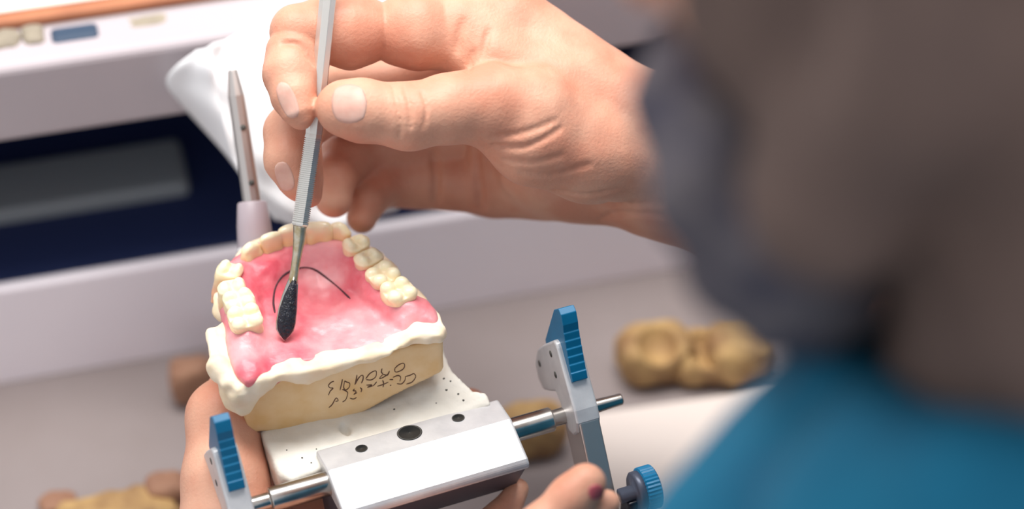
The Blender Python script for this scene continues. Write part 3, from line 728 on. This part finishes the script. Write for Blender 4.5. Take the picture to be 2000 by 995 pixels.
# locking clamps
prof = [(-37.5, -4), (-38.8, -5), (-53, -19.2), (-55.2, -22.5), (-55.4, -26.5), (-53, -30), (-49, -31.5), (-45, -30.5), (-42, -26), (-38, -24.5), (-33, -29), (-28, -33), (-23.5, -32), (-21, -27.5), (-22.5, -20), (-27, -14), (-35.5, -4.3)]
lev = [(-47.6, -12.0), (-46.4, -9.6), (-46.0, -9.5), (-45.0, -7.4), (-44.6, -7.2), (-43.8, -5.1), (-43.4, -4.9), (-42.6, -2.8), (-42.2, -2.6), (-41.4, -.5), (-41.0, -.3), (-40.2, 1.8), (-39.8, 2.0), (-39.2, 4.6), (-37.6, 7.6), (-35.5, 8.4), (-32.0, 5.0), (-25.5, -13.5), (-27.5, -18), (-40, -18), (-46.2, -13.6)]
def clamp(a0, a1, sh, lab):
    th = a1 - a0; mp = lambda p, e: ART((e, p[0] + sh[0], p[1] + sh[1]))
    q = MB(); q.prism(prof, a0, a1, mp)
    c = q.go('locking_clamp', M['alu'], art, smooth=False, bevel=.8)
    q = MB(); q.prism(lev, a0 + th * .2, a1 - th * .16, mp)
    q.go('lever', M['blue'], c, smooth=False, bevel=.35, label='blue ribbed lever')
    for b, w in ((-34, -11.5), (-38, -17), (-25, -24)):
        q = MB(); q.lathe(mp((b, w), a0 - .12), mp((b, w), a0 + 1), [(0, 1.1), (.3, 1.0)], 18); q.go('rivet', M['hole'], c)
    return c
clamp(61, 69, (0, 0), 'R'); clamp(-49, -41.2, (0, -5.2), 'L')
# uprights of the other member, swung down behind
d_ = V(-.57, -.82); n_ = V(-.82, .57)
def upright(a0, a1, ln):
    p0 = V(-50, -26); q = MB()
    pr = [p0 + n_ * 6.2, p0 + n_ * 6.2 + d_ * ln, p0 - n_ * 9 + d_ * ln, p0 - n_ * 9, p0 - n_ * 4 - d_ * 4]
    q.prism(pr, a0, a1, lambda p, e: ART((e, p[0], p[1]))); return q.go('upright', M['pinmetal'], art, smooth=False, bevel=.6)
up1 = upright(61.8, 68.6, 78); upright(-48.4, -41.8, 78)
q = MB(); p1 = V(-50, -26) + d_ * 70
q.prism([p1 + n_ * 6, p1 + n_ * 6 + d_ * 9, p1 - n_ * 12 + d_ * 9, p1 - n_ * 12], -48.4, 68.6, lambda p, e: ART((e, p[0], p[1]))); q.go('base_bar', M['alu'], art, smooth=False, bevel=.8)
# thumbscrew
q = MB(); kc = (-73.5, -39.5)
q.lathe(ART((68, *kc)), ART((80, *kc)), [(0, 2.4), (4.5, 2.4), (4.6, 5.6), (5.2, 6.3), (7.2, 6.3)], 32); ts = q.go('thumbscrew', M['darkmetal_reflect'], art)
q = MB(); n = 72
q.lathe(ART((75, *kc)), ART((80, *kc)), [(0, 6.3), (.4, 7.0), (4.6, 7.0), (5.0, 6.4)], n, shape=lambda j: 1.0 if j % 2 else .965); q.go('knurled_wheel', M['blue'], ts, smooth=False, label='teal blue knurled wheel')
q = MB(); q.box(ART, (69.5, kc[0] - 3.5, kc[1] - 14), (75.2, kc[0] + 3, kc[1] - 1)); q.go('stop_bracket', M['black'], art, smooth=False, bevel=.8)
# frame arm under the plaster to the incisal pin
q = MB(); q.box(ART, (-17, -30, -49), (-5, 44, -43)); q.box(ART, (-17, 32, -49), (-5, 44, -6)); q.go('frame_arm', M['alu'], art, smooth=False, bevel=1.2)
pz = -34
pt, pb_, ps0, ps1 = U(454, 137, pz), U(493, 400, pz), U(492, 394, pz), U(506, 560, pz)
q = MB(); L_ = np.linalg.norm(pb_ - pt)
q.lathe(pt, pb_, [(0, 1.45), (.3, 1.65), (8.2, 2.75), (8.6, 2.8), (L_ + 4, 3.1)], 10); pin = q.go('incisal_pin', M['pinmetal'], art, smooth=False, bevel=.2)
for px, py in ((475, 249), (491, 357)):
    c = U(px, py, pz + 3.0); q = MB(); q.lathe(c - V(0, 0, .5), c + V(0, 0, .2), [(0, .95), (.7, .85)], 14, ref=V(0, 1, 0)); q.go('pin_hole', M['hole'], pin)
q = MB(); L_ = np.linalg.norm(ps1 - ps0)
q.lathe(ps0, ps1, [(0, 3.3), (0, 4.3), (.6, 4.8), (8, 5.6), (L_, 6.4)], 32); q.go('pin_sleeve', M['sleeve'], pin, bevel=.2, label='pale grey tapered sleeve')

# ================================================================== BENCH
bench = empty('workbench', BEN((0, 0, -H0 * 1000)), 'lavender grey dental bench with pale rails around a dark blue recess', 'workbench')
ru = lambda py, t=0: BEN.hit(200, py, 1, t)[2]
U_TOP, U_BOT, L_TOP = ru(106), ru(252), ru(534)
SL_, SR_ = -420, 520
q = MB(); q.box(BEN, (SL_, 0, U_BOT), (SR_, 22, U_TOP)); q.go('upper_rail', M['lav'], bench, smooth=False, bevel=3)
q = MB(); q.box(BEN, (SL_, 20, U_TOP - 20), (SR_, 330, U_TOP - 4)); q.go('shelf_top', M['shelf'], bench, smooth=False, bevel=1)
q = MB(); q.box(BEN, (SL_, 0, DESK - 1), (SR_, 5, L_TOP)); q.go('lower_rail', M['lavpale'], bench, smooth=False, bevel=2)
q = MB(); q.box(BEN, (SL_, 110, DESK), (SR_, 118, U_BOT + 8)); q.box(BEN, (SL_, 4.5, L_TOP - 12), (SR_, 112, L_TOP - 3)); q.box(BEN, (SL_, 20, U_BOT), (SR_, 112, U_BOT + 6))
q.go('recess_lining', M['navy'], bench, smooth=False)
q = MB(); z0 = BEN.hit(200, 440, 1, 40)[2]; z1 = BEN.hit(200, 385, 1, 40)[2]
q.box(BEN, (SL_, 40, z0), (BEN.hit(375, 400, 1, 40)[0], 70, z1)); q.go('recess_bar', M['slate'], bench, smooth=False, bevel=3, label='slate grey bar inside the recess')
q = MB(); q.box(BEN, (SL_, -215, DESK - 28), (SR_, 4, DESK)); q.go('desk_top', M['desk'], bench, smooth=False, bevel=3)
q = MB()
for sx in (SL_ + 30, SR_ - 60):
    q = MB(); q.box(BEN, (sx, -190, -H0 * 1000), (sx + 30, 320, DESK - 27)); q.go('leg_panel', M['lav'], bench, smooth=False, bevel=2)
# paper towel draped over the rail
def sheet(rows, name, mt, label, cat, nn=6, wob=1.2, th=.8):
    g = [interp_pts([U(*p) for p in r], nn) for r in rows]
    colsn = len(g[0]); full = [interp_pts([r[j] for r in g], nn) for j in range(colsn)]
    nr_ = len(full[0]); vs = []; rs_ = np.random.RandomState(3)
    for j in range(colsn):
        for i in range(nr_):
            p = full[j][i]; w = wob * (math.sin(j * .9 + i * .35) + math.sin(i * .8 - j * .4) * .6)
            vs.append(p + V(0, 0, w))
    f = [[j * nr_ + i, j * nr_ + i + 1, (j + 1) * nr_ + i + 1, (j + 1) * nr_ + i] for j in range(colsn - 1) for i in range(nr_ - 1)]
    o = obj(name, vs, f, mt); s_ = o.modifiers.new('thick', 'SOLIDIFY'); s_.thickness = th / 1000; s_.offset = 0
    return tag(o, label, cat)
sheet([[(385, 100, -72), (404, 92, -66), (440, 78, -70), (520, 48, -73), (640, 22, -78), (800, 0, -84)],
       [(326, 152, -82), (408, 140, -68), (424, 136, -70), (520, 110, -71), (640, 100, -76), (800, 90, -84)],
       [(352, 200, -94), (426, 214, -72), (440, 212, -72), (520, 215, -68), (640, 210, -74), (800, 200, -84)],
       [(405, 258, -102), (450, 300, -78), (464, 300, -76), (530, 310, -70), (640, 310, -76), (790, 300, -84)],
       [(468, 325, -104), (488, 365, -82), (500, 368, -80), (540, 380, -74), (640, 390, -78), (790, 385, -84)],
       [(528, 415, -100), (538, 428, -88), (548, 432, -86), (580, 440, -80), (660, 445, -80), (775, 412, -86)]],
      'paper_towel', M['paper'], 'crumpled white paper towel hanging over the bench rail behind the fingers', 'paper towel')
# things on the shelf
def shelf_pt(px, py, w): return BEN.hit(px, py, 2, w)
tw = U_TOP - 4
def rbox(name, s0, s1, t0, t1, w0, w1, mt, label, cat, bev=2, group=None, lump=0):
    q = MB(); q.box(BEN, (s0, t0, w0), (s1, t1, w1)); o = q.go(name, mt, smooth=False, bevel=bev); return tag(o, label, cat, group)
p = shelf_pt(105, 112, tw); e = shelf_pt(200, 98, tw)
rbox('plastic_box', p[0], e[0], p[1] + 2, p[1] + 11, tw, tw + 5, M['bluebox'], 'small slate blue plastic box on the bench shelf at its front edge', 'box')
p = shelf_pt(200, 92, tw); e = shelf_pt(252, 84, tw)
rbox('slate_block', p[0] + 1, e[0], p[1] + 3, p[1] + 9, tw, tw + 2.5, M['bluebox'], 'low dark slate block beside the blue box on the shelf', 'block')
def lumpy(name, c, r, mt, label, cat, group=None, fr=BEN, seed=1, arch_cut=False, amp=.12):
    f = Field(V(*c) - V(*r) * 1.35 - V(0, 0, 0), V(*c) + V(*r) * 1.35, min(r) / 9)
    S, P = f.sl(f.lo, f.lo + f.n * f.h); x, y, z = [P[i] - c[i] for i in range(3)]
    d = ((np.abs(x / r[0]) ** 3.2 + np.abs(y / r[1]) ** 3.2 + np.abs(z / r[2]) ** 3.2) ** (1 / 3.2) - 1) * min(r)
    f.D = (d + vnoise(P, min(r) * .9, seed) * min(r) * amp + vnoise(P, min(r) * .35, seed + 1) * min(r) * amp * .4).astype(np.float32)
    if arch_cut: f.sub_ell((c[0], c[1] - r[1] * .5, c[2] + r[2] * 1.1), (r[0] * .55, r[1] * .9, r[2] * .9), 1)
    f.D = np.maximum(f.D, (c[2] - r[2]) - P[2]).astype(np.float32)
    v, q_ = f.mesh(1); o = obj(name, fr(v), q_, mt); return tag(o, label, cat, group)
for i, (px, py, r, lab) in enumerate([(72, 112, (4, 5, 3.5), 'pale stone chip left of the blue box on the shelf'), (18, 120, (5, 5, 3.5), 'pale stone chip at the far left end of the shelf'), (295, 78, (8, 4, 2.5), 'pale stone chip right of the dark slate block on the shelf')]):
    p = shelf_pt(px, py, tw); lumpy('stone_chip', (p[0], p[1] + r[1] + 2, tw + r[2] - .5), r, M['beige'], lab, 'stone chip', 'stone chips on the shelf', seed=60 + i)
p = shelf_pt(0, 66, tw); e = shelf_pt(345, 0, tw)
q = MB(); q.box(BEN, (-330, p[1] + 1, tw), (e[0] + 30, p[1] + 190, tw + 4)); tray = q.go('wooden_tray', M['orangewood'], smooth=False, bevel=1.2); tag(tray, 'shallow tray with orange wooden edge at the back of the bench shelf', 'tray')
q = MB(); q.box(BEN, (-326, p[1] + 6, tw + 4.05), (e[0] + 25, p[1] + 185, tw + 5)); q.go('tray_liner', M['sheet'], tray, smooth=False, bevel=.5, label='cream paper liner')
# things on the desk
def desk_pt(px, py): return BEN.hit(px, py, 2, DESK)
q = MB(); c_ = [desk_pt(*c) for c in [(1130, 815), (1540, 760), (1650, 1080), (1150, 1100)]]
P2 = [(c[0], c[1]) for c in c_]; q.prism(P2, DESK, DESK + 1.2, lambda p, e: BEN((p[0], p[1], e))); tag(q.go('paper_sheet', M['sheet'], smooth=False, bevel=.3), 'cream paper sheet lying on the desk right of the articulator', 'paper')
for i, (px, py, r, mt, lab, ac) in enumerate([
        (1292, 768, (15, 11, 11), 'yellowstone', 'broken yellow stone cast on the desk nearest the wrist, leftmost of three', 1), (1385, 765, (13, 11, 9), 'yellowstone', 'broken yellow stone cast on the desk, middle of three', 1),
        (1460, 765, (13, 11, 11), 'yellowstone', 'broken yellow stone cast on the desk beside the beard, rightmost of three', 0), (1052, 905, (13, 9, 9), 'yellowstone', 'yellow stone lump on the desk behind the articulator upright', 0),
        (388, 800, (9, 6, 10), 'brownwood', 'brown wooden chunk on the desk behind the left thumb', 0), (240, 1062, (22, 9, 6), 'yellowstone', 'yellow brown stone slab on the desk at the bottom edge left of thumb', 0),
        (335, 1010, (8, 6, 7), 'brownwood', 'small reddish brown lump on the desk touching the left thumb outline', 0), (120, 1020, (7, 5, 4), 'brownwood', 'small brown crumb on the desk left of the yellow brown slab', 0)]):
    p = desk_pt(px, py); lumpy('stone_fragment' if mt == 'yellowstone' else 'wood_chunk', (p[0], p[1] + r[1], DESK + r[2] - .4), r, M[mt], lab, 'stone' if mt == 'yellowstone' else 'wood', 'debris on the desk', seed=80 + i, arch_cut=ac)

# ================================================================== ROOM
def plane(name, pts, m):
    o = obj(name, pts, [list(range(len(pts)))], m, smooth=False); o['kind'] = 'structure'; return o
FL = -H0 * 1000
plane('floor', [G(-2500, -2500, FL), G(2500, -2500, FL), G(2500, 1500, FL), G(-2500, 1500, FL)], M['floor'])
plane('wall_back', [G(-2500, 760, FL), G(2500, 760, FL), G(2500, 760, 1700), G(-2500, 760, 1700)], M['wall'])
# ceiling lamp panel above the bench
LP = G(-90, 115, 510)
lamp = empty('bench_lamp', LP, 'white overhead bench lamp above the work', 'lamp')
q = MB(); LV = Frame(0, LP); q.box(LV, (-260, -90, 4), (260, 90, 40)); q.box(LV, (-4, 60, 40), (4, 68, 1180)); q.go('housing', M['lamp'], lamp, smooth=False, bevel=4)
ld = bpy.data.lights.new('lamp_light', 'AREA'); ld.shape = 'RECTANGLE'; ld.size = .5; ld.size_y = .16; ld.energy = 5.1; ld.color = (1, .975, .95)
lo_ = bpy.data.objects.new('lamp_light', ld); COL.objects.link(lo_); lo_.parent = lamp; lo_.location = (0, 0, 0)
# added unseen area light behind at right, to brighten the right of the desk
wd = bpy.data.lights.new('added_fill_light', 'AREA'); wd.shape = 'RECTANGLE'; wd.size = 1.2; wd.size_y = 1.2; wd.energy = 22; wd.color = (.93, .97, 1)
wo = bpy.data.objects.new('added_fill_light', wd); COL.objects.link(wo)
from mathutils import Vector
wp = W(G(700, 1300, 900)); wo.location = wp; wo.rotation_euler = (Vector((0, 0, H0)) - Vector(wp)).to_track_quat('-Z', 'Y').to_euler()
w_ = bpy.data.worlds.new('room_light'); bpy.context.scene.world = w_; w_.use_nodes = True
w_.node_tree.nodes['Background'].inputs[0].default_value = (.95, .96, 1, 1); w_.node_tree.nodes['Background'].inputs[1].default_value = .82

# ================================================================== CAMERA
cd = bpy.data.cameras.new('camera'); cam = bpy.data.objects.new('camera', cd); COL.objects.link(cam)
cam.location = W(CAMP); cam.rotation_euler = (math.pi / 2 - TH, 0, 0)
cd.lens = FOC; cd.sensor_width = SENS; cd.clip_start = .05; cd.clip_end = 20
cd.dof.use_dof = True; cd.dof.focus_distance = (D - 8) / 1000; cd.dof.aperture_fstop = 4.2; cd.dof.aperture_blades = 0
sc = bpy.context.scene; sc.camera = cam
sc.view_settings.view_transform = 'Standard'; sc.view_settings.look = 'None'; sc.view_settings.exposure = 0; sc.view_settings.gamma = 1
sc.view_settings.use_curve_mapping = False
sc.cycles.use_denoising = True
